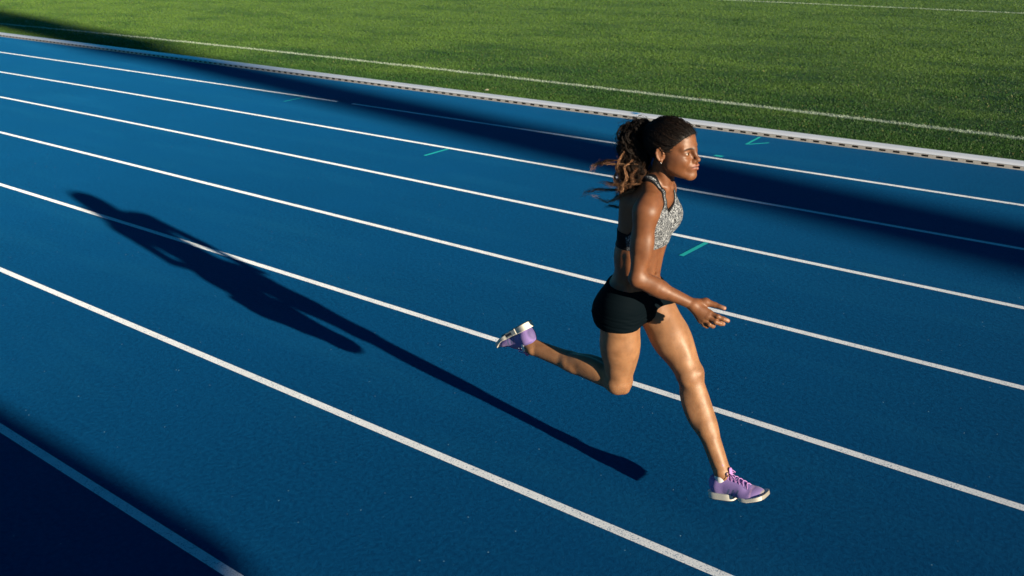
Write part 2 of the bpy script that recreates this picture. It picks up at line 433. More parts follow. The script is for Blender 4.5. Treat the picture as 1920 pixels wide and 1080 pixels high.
def surface(fd, lo, hi, step, fine=((), (), ()), it=2):
    xs, ys, zs = [axis_lines(lo[i], hi[i], step, fine[i]) for i in range(3)]
    V, Q = nets(fd.grid(xs, ys, zs), xs, ys, zs)
    if it: V = polish(fd, V, it)
    return V, Q
def unit(v): v = np.array(v, float); return v / np.linalg.norm(v)

# ------------------------------------------------------------------ the runner: joints (metres)
hipR, kneeR, ankR = np.array((.003, -.085, .935)), np.array((-.022, -.06, .552)), np.array((-.484, -.092, .608))
hipL, kneeL, ankL = np.array((.035, .085, .925)), np.array((.264, .065, .622)), np.array((.461, .03, .227))
shR, elR, wrR = np.array((.170, -.160, 1.412)), np.array((.160, -.205, 1.122)), np.array((.342, -.080, 1.015))
shL, elL, wrL = np.array((.045, .165, 1.405)), np.array((-.125, .215, 1.185)), np.array((-.045, .205, .985))
YAW = math.radians(1)
HEAD = Frame((.175, 0, 1.602), np.array([[math.cos(YAW), -math.sin(YAW), 0], [math.sin(YAW), math.cos(YAW), 0], [0, 0, 1]]))

def torso(f, pelvis=True, k=.03):
    f.ell((.071, 0, 1.285), (.087, .134, .165), .01)                      # rib cage
    f.ell((.078, 0, 1.385), (.072, .125, .07), .04)
    for s in (-1, 1):
        f.cap((.075, 0, 1.42), (.108 - s * .058, s * .135, 1.415), .05, .045, .05)     # shoulder girdle
        f.ell((.112, s * .064, 1.322), (.060, .058, .062), .035)            # bust
        f.cap((.135, s * .02, 1.40), (.13 - s * .04, s * .12, 1.41), .035, .03, .03)   # pectoral
        f.cap((.030, s * .08, 1.40), (.024, s * .088, 1.24), .038, .034, .03)    # shoulder blade / lat
    f.ell((.026, 0, 1.09), (.086, .116, .17), .05)                          # waist
    f.ell((.03, 0, 1.155), (.088, .118, .1), .03)
    f.ell((-.012, 0, .945), (.098, .150, .105), .06)                        # pelvis
    for s in (-1, 1):
        f.ell((-.036 , s * .075, .892), (.096, .082, .092), .03)   # glutes
    return f
def belly(f):
    for s in (-1, 1):
        f.cap((.118, s * .024, 1.20), (.088, s * .022, 1.00), .021, .023, .010)  # rectus
        f.cap((.06, s * .105, 1.17), (.05, s * .095, 1.02), .019, .021, .018)     # oblique
    f.ell((.1145, 0, 1.068), (.012, .005, .008), .008, 's')                      # navel
    f.cap((-.072, 0, 1.33), (-.078, 0, 1.02), .006, .010, .02, 's')          # spine groove
    return f
def thigh(f, hip, knee, q, k=.03, top=.088):
    a = unit(knee - hip); L = np.linalg.norm(knee - hip); s = unit(np.cross(a, q)); q = np.cross(s, a); q = unit(q)
    Rm = np.stack([a, q, s], 1)
    f.cap(hip, hip + a * L * .55, top, .078, k)
    f.cap(hip + a * L * .5, knee - a * .02, .079, .058, .03)
    P = lambda t_, fq, fs=0: hip + a * L * t_ + q * fq + s * fs
    f.ell(P(.48, .038, .014), (.150, .044, .038), .016, R=Rm); f.ell(P(.50, .036, -.018), (.150, .044, .036), .014, R=Rm)
    f.ell(P(.42, -.034, .02), (.145, .046, .040), .016, R=Rm); f.ell(P(.42, -.034, -.02), (.140, .046, .040), .016, R=Rm)
    return Rm, P
def leg(f, hip, knee, ank, q, qs, inner):
    """q: front of the thigh, qs: front of the shin, inner: +1/-1 side of the s axis that is medial"""
    Rm, P = thigh(f, hip, knee, q); a, qq, s = Rm.T
    f.ell(P(.84, .022, .028), (.052, .026, .024), .012, R=Rm); f.ell(P(.80, .024, -.028), (.07, .024, .022), .012, R=Rm)   # vasti
    f.cap(knee + s * .016, knee - s * .016, .047, .047, .02)
    f.ell(knee + (qq + unit(qs)) * .5 / np.linalg.norm((qq + unit(qs)) * .5) * .038, (.023, .023, .021), .008)               # patella
    b = unit(ank - knee); L = np.linalg.norm(ank - knee); s2 = unit(np.cross(b, qs)); q2 = np.cross(s2, b); R2 = np.stack([b, q2, s2], 1)
    Q = lambda t_, fq, fs=0: knee + b * L * t_ + q2 * fq + s2 * fs
    f.cap(Q(0, -.004), Q(.55, -.008), .050, .044, .02)
    f.cap(Q(.5, -.006), Q(1.0, 0), .0435, .0325, .02)
    f.cap(Q(.06, .024), Q(.62, .020), .017, .014, .018)                      # shin edge
    f.ell(Q(.30, -.034, .020), (.120, .040, .034), .014, R=R2); f.ell(Q(.27, -.031, -.020), (.110, .038, .032), .014, R=R2)
    f.ell(Q(.32, .010, -.028 * inner), (.13, .022, .018), .012, R=R2)
    f.cap(Q(.6, -.030), Q(1.02, -.034), .017, .011, .02)                     # achilles
    f.ell(Q(.975, .002, .024), (.014, .013, .012), .014, R=R2); f.ell(Q(.975, .002, -.024), (.014, .013, .012), .014, R=R2)
    f.cap(Q(1, .0), Q(1.08, -.008), .029, .026, .02)
def arm(f, sh, el, wr, fwd):
    a = unit(el - sh); L = np.linalg.norm(el - sh); s = unit(np.cross(a, fwd)); q = np.cross(s, a); Rm = np.stack([a, q, s], 1)
    P = lambda t_, fq, fs=0: sh + a * L * t_ + q * fq + s * fs
    side = -1 if sh[1] < 0 else 1
    f.cap(P(.1, 0), P(.55, 0), .044, .040, .012); f.cap(P(.5, 0), el, .040, .032, .012)
    f.ell(P(.03, 0) + np.array((0, side * .006, -.008)), (.052, .046, .047), .035)
    f.ell(P(.20, 0) + np.array((0, side * .008, 0)), (.066, .042, .038), .016, R=Rm)     # deltoid
    f.ell(P(.54, .019), (.084, .031, .031), .010, R=Rm); f.ell(P(.48, -.021), (.096, .031, .033), .010, R=Rm)
    f.ell(el - q * .016, (.02, .019, .019), .014)
    b = unit(wr - el); L2 = np.linalg.norm(wr - el); s2 = unit(np.cross(b, (0, 0, 1))); q2 = np.cross(s2, b); R2 = np.stack([b, q2, s2], 1)
    Q = lambda t_, fq, fs=0: el + b * L2 * t_ + q2 * fq + s2 * fs
    f.cap(Q(0, 0), Q(.4, 0), .033, .033, .018); f.cap(Q(.35, 0), wr, .0315, .0225, .018)
    f.ell(Q(.22, .014), (.085, .025, .027), .009, R=R2); f.ell(Q(.32, -.014), (.085, .023, .025), .009, R=R2)
def hand(f, wr, dr, dn, chains, thumb):
    for ch in chains:
        k0 = np.array(ch[0]); r = ch[-1]
        st = wr + (k0 - wr) * .12
        f.cap(st, k0, .0165, .0128, .016)
        pts = [np.array(p) for p in ch[:-1]]
        r *= 1.1; rr = [r * 1.10, r, r * .94, r * .86]
        for i in range(len(pts) - 1): f.cap(pts[i], pts[i + 1], rr[i], rr[i + 1], .006)
        f.ell(pts[0] + dn * .004, (.009, .009, .008), .006)
    pts = [np.array(p) for p in thumb]
    f.cap(pts[0], pts[1], .018, .0165, .016); f.cap(pts[1], pts[2], .0150, .0112, .010); f.cap(pts[2], pts[3], .0105, .0088, .005)

B = Field(); torso(B)
B.cap((.112, 0, 1.42), (.148, 0, 1.55), .054, .048, .03)                      # neck
for s in (-1, 1):
    B.cap((.098, s * .03, 1.475), (.108 - s * .05, s * .125, 1.435), .034, .030, .03)   # trapezius
    B.cap((.150, s * .052, 1.565), (.168, s * .012, 1.450), .010, .008, .014)       # sternomastoid
    B.cap((.168, s * .018, 1.447), (.130 - s * .05, s * .125, 1.448), .007, .007, .016)   # clavicle
belly(B)
leg(B, hipR, kneeR, ankR, (1, 0, 0), (.15, 0, -1), 1)
leg(B, hipL, kneeL, ankL, (.8, 0, .6), (.9, 0, .35), 1)
arm(B, shR, elR, wrR, (1, 0, 0)); arm(B, shL, elL, wrL, (.8, 0, -.6))
hand(B, wrR, None, np.array((.1, -.9, .4)),
     [[(.411, -.058, .985), (.447, -.058, .978), (.467, -.047, .969), (.480, -.034, .960), .0084],
      [(.407, -.067, .970), (.444, -.068, .958), (.457, -.054, .950), (.463, -.039, .944), .0086],
      [(.393, -.071, .957), (.419, -.072, .943), (.425, -.057, .932), (.422, -.043, .925), .0082],
      [(.375, -.070, .950), (.393, -.070, .934), (.397, -.057, .924), (.395, -.045, .917), .0073]],
     [(.352, -.062, 1.014), (.380, -.042, 1.020), (.417, -.030, 1.012), (.457, -.028, 1.007)])
dz = unit(wrL - elL)
wl_ = wrL
hand(B, wl_, None, np.array((-.3, .9, 0)),
     [[wl_ + (.034, .010, -.060), wl_ + (.062, .010, -.070), wl_ + (.066, -.008, -.056), wl_ + (.050, -.016, -.046), .0086],
      [wl_ + (.018, .014, -.072), wl_ + (.046, .016, -.088), wl_ + (.056, -.002, -.078), wl_ + (.042, -.014, -.064), .0088],
      [wl_ + (.000, .012, -.074), wl_ + (.024, .016, -.096), wl_ + (.038, .000, -.092), wl_ + (.030, -.014, -.078), .0084],
      [wl_ + (-.018, .006, -.068), wl_ + (.002, .010, -.090), wl_ + (.014, -.002, -.090), wl_ + (.010, -.014, -.078), .0074]],
     [wl_ + (.014, -.006, -.018), wl_ + (.040, -.014, -.030), wl_ + (.060, -.014, -.040), wl_ + (.078, -.010, -.050)])
# head
H = HEAD
B.ell((-.008, 0, .043), (.090, .072, .078), .02, fr=H)
B.ell((.042, 0, .050), (.057, .057, .054), .03, fr=H)
B.ell((.044, 0, -.012), (.056, .054, .066), .03, fr=H)
B.ell((.053, 0, -.058), (.050, .041, .042), .025, fr=H)
for s in (-1, 1):
    B.cap((.022, s * .050, -.045), (.088, s * .014, -.086), .016, .013, .02, fr=H)
    B.ell((.062, s * .039, -.020), (.032, .020, .024), .03, fr=H); B.ell((.034, s * .046, -.022), (.034, .020, .034), .025, fr=H)
    B.cap((.095, s * .006, .026), (.079, s * .043, .027), .008, .008, .020, fr=H)
    B.ell((.102, s * .031, .008), (.015, .019, .011), .016, 's', fr=H)
B.ell((.094, 0, -.081), (.018, .017, .018), .02, fr=H)
B.cap((.100, 0, .020), (.1185, 0, -.014), .0066, .0078, .016, fr=H)
B.ell((.1195, 0, -.018), (.0108, .0095, .0085), .008, fr=H)
for s in (-1, 1): B.ell((.107, s * .0105, -.0230), (.0110, .0068, .0066), .006, fr=H)
B.ell((.0955, 0, -.045), (.021, .026, .022), .015, fr=H)
for s in (-1, 1):
    B.cap((.1185, s * .004, -.0390), (.098, s * .024, -.0465), .0056, .0034, .004, fr=H)
    B.cap((.1160, 0, -.0520), (.098, s * .022, -.0490), .0068, .0034, .004, fr=H)
    B.ell((.1145, s * .0062, -.0315), (.0045, .0035, .0035), .002, 's', fr=H)
    B.cap((.1260, 0, -.0455), (.1000, s * .0265, -.0480), .0013, .0010, .002, 's', fr=H)
    B.ell((.0825, s * .032, .0085), (.0146, .0160, .0136), .009, fr=H)          # lids
    B.ell((.0990, s * .0325, .0078), (.0100, .0135, .0046), .002, 's', fr=H)      # opening
    a1 = unit((1, -s * .50, .12)); a2 = unit(np.cross((-.12, 0, 1), a1)); a3 = np.cross(a1, a2); e = np.stack([a1, a2, a3], 1)
    ec = np.array((-.006, s * .0745, .0))
    E_ = lambda u_, v_, w_=0: ec + a1 * u_ + a3 * v_ + a2 * s * w_
    B.ell(ec, (.0165, .0065, .0275), .006, fr=H, R=e)
    rim = [(.010, -.010), (.013, .006), (.010, .020), (.001, .0275), (-.010, .023), (-.0145, .010), (-.0125, -.006), (-.006, -.018)]
    for q0, q1 in zip(rim[1:-1], rim[2:]): B.cap(E_(*q0, .006), E_(*q1, .006), .0040, .0038, .003, fr=H)
    B.ell(E_(.001, .002, .0095), (.0085, .0050, .0130), .004, 's', fr=H, R=e)
    B.ell(E_(.011, -.001, .003), (.0040, .005, .0065), .003, fr=H)
    B.ell(E_(.001, -.0245, .003), (.0070, .0045, .0080), .004, fr=H)
V, Q = surface(B, (-.56, -.30, .17), (.60, .31, 1.745), .0036,
               (((.16, .32, .0019), (.32, .50, .0022)), ((-.10, .06, .0019),), ((1.49, 1.70, .0019), (.90, 1.04, .0022))))
# colours of the skin itself
def gauss(P, c, r): return np.exp(-(((P - np.array(c)) / np.array(r)) ** 2).sum(1))
lp = (V - H.o) @ H.R
skin = np.tile(np.array([[.158, .062, .026]]), (len(V), 1))
def blend(mask, col):
    global skin
    skin = skin * (1 - mask[:, None]) + np.array(col)[None] * mask[:, None]
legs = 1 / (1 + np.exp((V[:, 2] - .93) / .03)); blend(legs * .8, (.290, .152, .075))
blend(.45 * gauss(V, kneeL + (.035, 0, .01), (.035, .05, .035)), (.14, .06, .032)); blend(.4 * gauss(V, kneeR + (.02, 0, -.03), (.05, .05, .04)), (.15, .06, .03))
blend(.45 * gauss(V, elR + (-.02, 0, 0), (.03, .03, .03)), (.13, .055, .03))
lipm = np.clip(1.4 * np.exp(-((lp[:, 0] - .115) / .020) ** 2 - (lp[:, 1] / .023) ** 4 - ((lp[:, 2] + .0455 - .10 * np.abs(lp[:, 1]) * 0) / .0105) ** 4), 0, 1)
blend(lipm * .8, (.23, .082, .064))
slit = np.exp(-((lp[:, 2] + .0460) / .0022) ** 2 - (lp[:, 1] / .026) ** 6) * (lp[:, 0] > .09); blend(slit * .95, (.02, .007, .006))
for s in (-1, 1):
    y = lp[:, 1] * s; zc = .0285 - ((y - .028) / .022) ** 2 * .004 + .0015
    zc = zc - .0015; brow = np.exp(-((lp[:, 2] - zc) / .0042) ** 4 - ((y - .031) / .0215) ** 6) * (lp[:, 0] > .06)
    blend(np.clip(brow, 0, 1) * .93, (.012, .007, .006))
    lash = np.exp(-((lp[:, 2] - .0128) / .0020) ** 2 - ((y - .0325) / .0165) ** 6) * (lp[:, 0] > .07); blend(lash * .85, (.012, .008, .007))
    lash = np.exp(-((lp[:, 2] - .0030) / .0014) ** 2 - ((y - .0325) / .0150) ** 6) * (lp[:, 0] > .07); blend(lash * .4, (.03, .015, .012))
scalp = 1 / (1 + np.exp(-(lp[:, 2] - .0815 + .15 * np.abs(lp[:, 1])) / .0025)) * (lp[:, 2] > 0); blend(scalp, (.01, .007, .006))
for tip, r in (((.480, -.036, .966), .008), ((.463, -.041, .948), .008), ((.422, -.046, .928), .007), ((.457, -.034, 1.010), .010)):
    blend(.7 * gauss(V, tip, (r, r, r)), (.50, .30, .22))
t = NT('skin')
a = t.add('ShaderNodeAttribute', attribute_name='tone')
mot = t.ramp(t.noise(22, 4, .6), [(.3, (.78, .74, .72)), (.7, (1.15, 1.15, 1.15))])
t.set(Base_Color=t.mix(1.0, a.outputs['Color'], mot, 'MULTIPLY'), Roughness=t.math('ADD', t.math('MULTIPLY', t.noise(45, 3, .6), .20), .41), Specular_IOR_Level=.48)
t.set(Subsurface_Weight=.12, Subsurface_Scale=.01); t.b.inputs['Subsurface Radius'].default_value = (1, .35, .15)
t.bump(t.math('ADD', t.noise(420, 2, .5), t.math('MULTIPLY', t.noise(38, 3, .6), 2.2)), .20, .0012)
M_SKIN = t.m
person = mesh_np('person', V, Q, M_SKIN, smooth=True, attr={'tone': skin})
tag(person, 'woman sprinting down the blue track in a speckled crop top, black shorts and purple shoes', 'person')

# eyes
for s in (-1, 1):
    bm_v, bm_f = lathe([(max(.0122 * math.sin(math.pi * i / 16), 1e-5), -.0122 * math.cos(math.pi * i / 16)) for i in range(17)], 24)
    look = H.R @ unit((1, 0, -.02)); zq = Vector(look).to_track_quat('Z', 'Y').to_matrix()
    cen = H.w((.0835, s * .032, .0085)); vv = np.array([zq @ Vector(p) for p in bm_v]) + cen
    rad = np.array([math.hypot(p[0], p[1]) if p[2] > 0 else 1 for p in bm_v])
    col = np.where(rad[:, None] < .0028, np.array([[.005, .005, .005]]), np.where(rad[:, None] < .0062, np.array([[.03, .014, .007]]), np.array([[.55, .50, .46]])))
    if s == -1:
        t = NT('eyeball'); a = t.add('ShaderNodeAttribute', attribute_name='tone'); t.set(Base_Color=a.outputs['Color'], Roughness=.12); M_EYE = t.m
    mesh_np('eye', vv, np.array(bm_f), M_EYE, person, True, {'tone': col})

# ------------------------------------------------------------------ clothing
def poly_sd(px, py, pts):
    pts = np.array(pts, float); d = np.full(px.shape, 1e9); sgn = np.ones(px.shape)
    n = len(pts)
    for i in range(n):
        a, b = pts[i], pts[i - 1]; ex, ey = b - a; wx, wy = px - a[0], py - a[1]
        t_ = np.clip((wx * ex + wy * ey) / (ex * ex + ey * ey), 0, 1); dx, dy = wx - ex * t_, wy - ey * t_
        d = np.minimum(d, dx * dx + dy * dy)
        c1 = py >= a[1]; c2 = py < b[1]; c3 = ex * wy > ey * wx
        sgn = np.where((c1 & c2 & c3) | (~c1 & ~c2 & ~c3), -sgn, sgn)
    return sgn * np.sqrt(d)
FRONT = [(-.02, 1.36), (.0, 1.358), (.026, 1.385), (.042, 1.42), (.052, 1.47), (.056, 1.60), (.083, 1.60), (.083, 1.47), (.088, 1.415), (.103, 1.36), (.125, 1.318), (.155, 1.30), (.30, 1.30), (.30, 1.196), (-.02, 1.196)]
BACK = [(-.02, 1.45), (.012, 1.45), (.035, 1.50), (.056, 1.60), (.083, 1.60), (.075, 1.50), (.05, 1.43), (.042, 1.34), (.08, 1.285), (.135, 1.268), (.30, 1.268), (.30, 1.196), (-.02, 1.196)]
def bra_region(X, Y, Z):
    X, Y, Z = np.broadcast_arrays(X, Y, Z); ay = np.abs(Y).astype(float); zz = Z - .04 * (X - .1) * 0
    fr_ = poly_sd(ay, zz, FRONT); bk = poly_sd(ay, zz, BACK)
    w = np.clip((X - .06) / .05, 0, 1)
    return (fr_ * w + bk * (1 - w)).astype(f32)
TB = Field(); torso(TB)
TB.cap((.112, 0, 1.42), (.148, 0, 1.55), .054, .048, .03)
for s in (-1, 1):
    TB.cap((.098, s * .03, 1.475), (.108 - s * .05, s * .125, 1.435), .034, .030, .03)
    TB.cap((.168, s * .018, 1.447), (.130 - s * .05, s * .125, 1.448), .010, .009, .014)
    TB.ell((.118, s * .060, 1.318), (.062, .062, .062), .04)
BR = Field(); BR.ops = list(TB.ops)
lo, hi = (-.12, -.19, 1.17), (.28, .19, 1.57)
base_n = len(BR.ops)
def offset_field(src, off):
    g = Field()
    def fn(X, Y, Z): return None
    return g
xs, ys, zs = [np.arange(lo[i], hi[i], .0026) for i in range(3)]
G = TB.grid(xs, ys, zs, .05) - f32(.0035)
Rg = bra_region(xs[:, None, None], ys[None, :, None], zs[None, None, :])
V, Q = nets(np.maximum(G, Rg), xs, ys, zs)
rgv = bra_region(V[:, 0], V[:, 1], V[:, 2])
# pull rim vertices exactly onto the region edge
trim_shade = np.maximum(np.clip((rgv + .0105) / .002, 0, 1) * (V[:, 2] > 1.215), np.clip((.055 - V[:, 0]) / .004, 0, 1))  # black edge trim, plus the shaded back panel painted black
t = NT('crop_top_fabric')
a = t.add('ShaderNodeAttribute', attribute_name='trim_shade')
v1 = t.add('ShaderNodeTexVoronoi', feature='F1'); v1.inputs['Scale'].default_value = 260; t.link(t.mix(.04, t.pos(), t.noise_col(60)), v1.inputs['Vector'])
n1 = t.noise(120, 3, .75); sep = t.add('ShaderNodeSeparateColor'); t.link(v1.outputs['Color'], sep.inputs[0])
f = t.math('ADD', t.math('MULTIPLY', sep.outputs[0], .55), t.math('MULTIPLY', n1, .6))
c = t.ramp(f, [(.40, (.012, .014, .018)), (.53, (.035, .042, .055)), (.64, (.13, .145, .17)), (.80, (.36, .39, .43))])
c = t.mix(a.outputs['Fac'], c, (.004, .005, .007))
t.set(Base_Color=c, Roughness=.75, Specular_IOR_Level=.15); t.bump(n1, .25, .002)
mesh_np('crop_top', V, Q, t.m, person, True, {'trim_shade': trim_shade})

SH = Field()
SH.ell((-.012, 0, .945), (.100, .152, .105), .06); SH.ell((.020, 0, 1.06), (.088, .122, .12), .05)
SH.ell((-.036, -.075, .892), (.098, .084, .094), .03); SH.ell((-.036, .075, .892), (.098, .084, .094), .03)
SH.cap((.03, -.02, .93), (.05, .02, .90), .06, .06, .05)
SR = Field(); SR.ops = list(SH.ops); SL = Field(); SL.ops = list(SH.ops)
thigh(SR, hipR, kneeR, (1, 0, 0), .035); thigh(SL, hipL, kneeL, (.8, 0, .6), .035)
lo, hi = (-.19, -.22, .77), (.24, .22, 1.06)
xs, ys, zs = [np.arange(lo[i], hi[i], .003) for i in range(3)]
X, Y, Z = xs[:, None, None], ys[None, :, None], zs[None, None, :]
aR = unit(kneeR - hipR); aL = unit(kneeL - hipL)
tR = (X - hipR[0]) * aR[0] + (Y - hipR[1]) * aR[1] + (Z - hipR[2]) * aR[2]; tL = (X - hipL[0]) * aL[0] + (Y - hipL[1]) * aL[1] + (Z - hipL[2]) * aL[2]
wr_ = .0012 * np.sin(Z * 260 + 20 * X + 3 * np.sin(Y * 45)) + .0010 * np.sin(Z * 150 - 60 * X + Y * 30) + .0010 * np.sin(Z * 410 + X * 55)
wr_ = wr_ * .6 * np.clip((.93 - Z) / .04, 0.25, 1)
gR = SR.grid(xs, ys, zs) - (.0045 + .004 * np.clip((tR - .03) / .07, 0, 1)) + wr_
gL = SL.grid(xs, ys, zs) - (.0045 + .004 * np.clip((tL - .02) / .06, 0, 1)) + wr_
gR = np.maximum(gR, tR - (.098 + .10 * (X - 0.0) * -1 * 0 + .05 * (-X) * 0 - .12 * np.clip(X, -.02, .2)) - .004 * np.sin(Y * 40))
gL = np.maximum(gL, tL - (.070 - .004 * np.sin(Y * 50)))
gg = smin(gR.astype(f32), gL.astype(f32), f32(.006))
gg = np.maximum(gg, Z - (1.020 - .12 * (X - 0.0))).astype(f32)
V, Q = nets(gg, xs, ys, zs)
t = NT('shorts_fabric')
n1 = t.noise(600, 2, .6); t.set(Base_Color=(.0012, .0040, .0065), Roughness=.8, Specular_IOR_Level=.04); t.bump(n1, .2, .001)
mesh_np('shorts', V, Q, t.m, person, True)

# ------------------------------------------------------------------ tubes (hair, laces)
def tubes(P, rad, sides=3):
    """P: (n, m, 3) centre lines, rad: (n, m)"""
    n, m, _ = P.shape; T = np.gradient(P, axis=1); T /= np.linalg.norm(T, axis=2, keepdims=True) + 1e-9
    ref = np.where(np.abs(T[..., 2:3]) > .9, np.array([[[1., 0, 0]]]), np.array([[[0, 0, 1.]]]))
    A = np.cross(T, ref); A /= np.linalg.norm(A, axis=2, keepdims=True) + 1e-9; Bv = np.cross(T, A)
    ang = np.arange(sides) * 2 * math.pi / sides
    V = P[:, :, None] + rad[:, :, None, None] * (np.cos(ang)[None, None, :, None] * A[:, :, None] + np.sin(ang)[None, None, :, None] * Bv[:, :, None])
    i = np.arange(n)[:, None, None] * m * sides; j = np.arange(m - 1)[None, :, None] * sides; k = np.arange(sides)[None, None, :]; k2 = (k + 1) % sides
    q = np.stack([i + j + k, i + j + k2, i + j + sides + k2, i + j + sides + k], -1).reshape(-1, 4)
    return V.reshape(-1, 3), q
def catmull(pts, n):
    pts = np.array(pts, float); pts = np.vstack([2 * pts[0] - pts[1], pts, 2 * pts[-1] - pts[-2]]); out = []
    tt = np.linspace(0, len(pts) - 3 - 1e-6, n)
    for u in tt:
        i = int(u); s = u - i; p0, p1, p2, p3 = pts[i:i + 4]
        out.append(.5 * ((2 * p1) + (-p0 + p2) * s + (2 * p0 - 5 * p1 + 4 * p2 - p3) * s * s + (-p0 + 3 * p1 - 3 * p2 + p3) * s ** 3))
    return np.array(out)

# hair: cap swept back to a high ponytail, then a loose curly tail blown backwards
HC = np.array((-.010, 0, .046)); HRr = np.array((.102, .0775, .0855))
hair_z = [-.12, -.065, -.035, -.024, -.016, 0, .016, .040, .056, .068, .080, .087, .2]
hair_g = [-.05, -.040, -.030, -.020, .016, .027, .038, .055, .072, .082, .094, .2, .3]
xs = np.arange(-.135, .105, .0026); ys = np.arange(-.095, .095, .0026); zs = np.arange(-.085, .145, .0026)
X, Y, Z = xs[:, None, None], ys[None, :, None], zs[None, None, :]
k0 = np.sqrt(((X - HC[0]) / HRr[0]) ** 2 + ((Y - HC[1]) / HRr[1]) ** 2 + ((Z - HC[2]) / HRr[2]) ** 2)
g = (k0 - 1) * .085
kf = np.sqrt(((X - .042) / .0610) ** 2 + (Y / .0610) ** 2 + ((Z - .050) / .0590) ** 2); g = smin(g.astype(f32), ((kf - 1) * .059).astype(f32), f32(.02))
th_ = np.arctan2(Z - .065 + 0 * X, Y + 0 * X + 0 * Z)
g = g + (.0014 * np.sin(th_ * 34 + 3 * np.sin(X * 60)) + .0008 * np.sin(th_ * 61 + X * 90)) * np.clip((.06 - X) / .04, .0, 1)
hl = X - np.interp(Z, hair_z, hair_g); g = g + .0045 * np.clip((hl + .016) / .016, 0, 1) ** 1.5
g = np.maximum(g, hl - .0015 * np.sin(Y * 160)); g = np.maximum(g, -.055 - Z)
g = smin(g.astype(f32), (np.sqrt((X + .098) ** 2 + Y ** 2 + (Z - .072) ** 2) - .032).astype(f32), f32(.02))
V1, Q1 = nets(g.astype(f32), xs, ys, zs)
V1 = V1 @ H.R.T + H.o
t = NT('hair')
a = t.add('ShaderNodeAttribute', attribute_name='shade')
t.set(Base_Color=t.ramp(a.outputs['Fac'], [(0, (.006, .005, .005)), (.35, (.016, .009, .006)), (.7, (.14, .062, .030)), (1, (.48, .27, .15))]), Roughness=.6, Specular_IOR_Level=.22)
M_HAIR = t.m
hair = mesh_np('hair', V1, Q1, M_HAIR, person, True, {'shade': np.zeros(len(V1))})

def sph(n):
    v = rng.normal(size=(n, 3)); return v / np.linalg.norm(v, axis=1, keepdims=True)
n = 9000; d = sph(n); p = HC + d * HRr
ok = (p[:, 0] < np.interp(p[:, 2], hair_z, hair_g) + .004) & (p[:, 2] > -.055); d = d[ok][:3000]
tgt = unit((np.array((-.105, 0, .075)) - HC) / HRr)
m = 9; u = np.linspace(0, 1, m)[None, :, None]
le = rng.uniform(.35, 1, len(d))[:, None, None]
dd = d[:, None, :] * (1 - u * le) + tgt[None, None, :] * (u * le); dd += rng.normal(0, .035, (len(d), 1, 3)) * np.sin(u * math.pi) 
dd += .015 * np.sin(u * rng.uniform(8, 24, (len(d), 1, 1)) + rng.uniform(0, 6, (len(d), 1, 1)))
dd /= np.linalg.norm(dd, axis=2, keepdims=True)
lift = .0020 + .0035 * rng.random((len(d), 1, 1)) ** 2 * np.sin(u * math.pi * .9 + .15)
P = HC + dd * (HRr + lift)
def capf(P):
    a = (np.linalg.norm((P - HC) / HRr, axis=2) - 1) * .085; b = (np.linalg.norm((P - np.array((.042, 0, .050))) / np.array((.0610, .0610, .0590)), axis=2) - 1) * .059
    return smin(a, b, .02)
for _ in range(3):
    cc = np.array((0, 0, .03)); dr = P - cc; dr /= np.linalg.norm(dr, axis=2, keepdims=True)
    P = P + dr * np.clip(np.where(u[..., 0] < .06, -.0035, .0010) + lift[..., 0] * .5 - capf(P), 0, .01)[..., None]
P = P @ H.R.T + H.o
fz = rng.random((len(d), 1, 1)) < .12
P = P + fz * (np.sin(u * rng.uniform(15, 45, (len(d), 1, 1)) + rng.uniform(0, 6, (len(d), 1, 3))) * .003 + (P - H.w((0, 0, .03))) * .045)
rad = np.full(P.shape[:2], .0008) * (1 - .7 * np.abs(u[..., 0] * 2 - 1) ** 3)
V2, Q2 = tubes(P, rad)
sh2 = np.repeat(np.clip(rng.normal(.12, .12, len(d)), 0, .5), m * 3)
o2 = mesh_np('hair_strands', V2, Q2, M_HAIR, hair, True, {'shade': sh2})

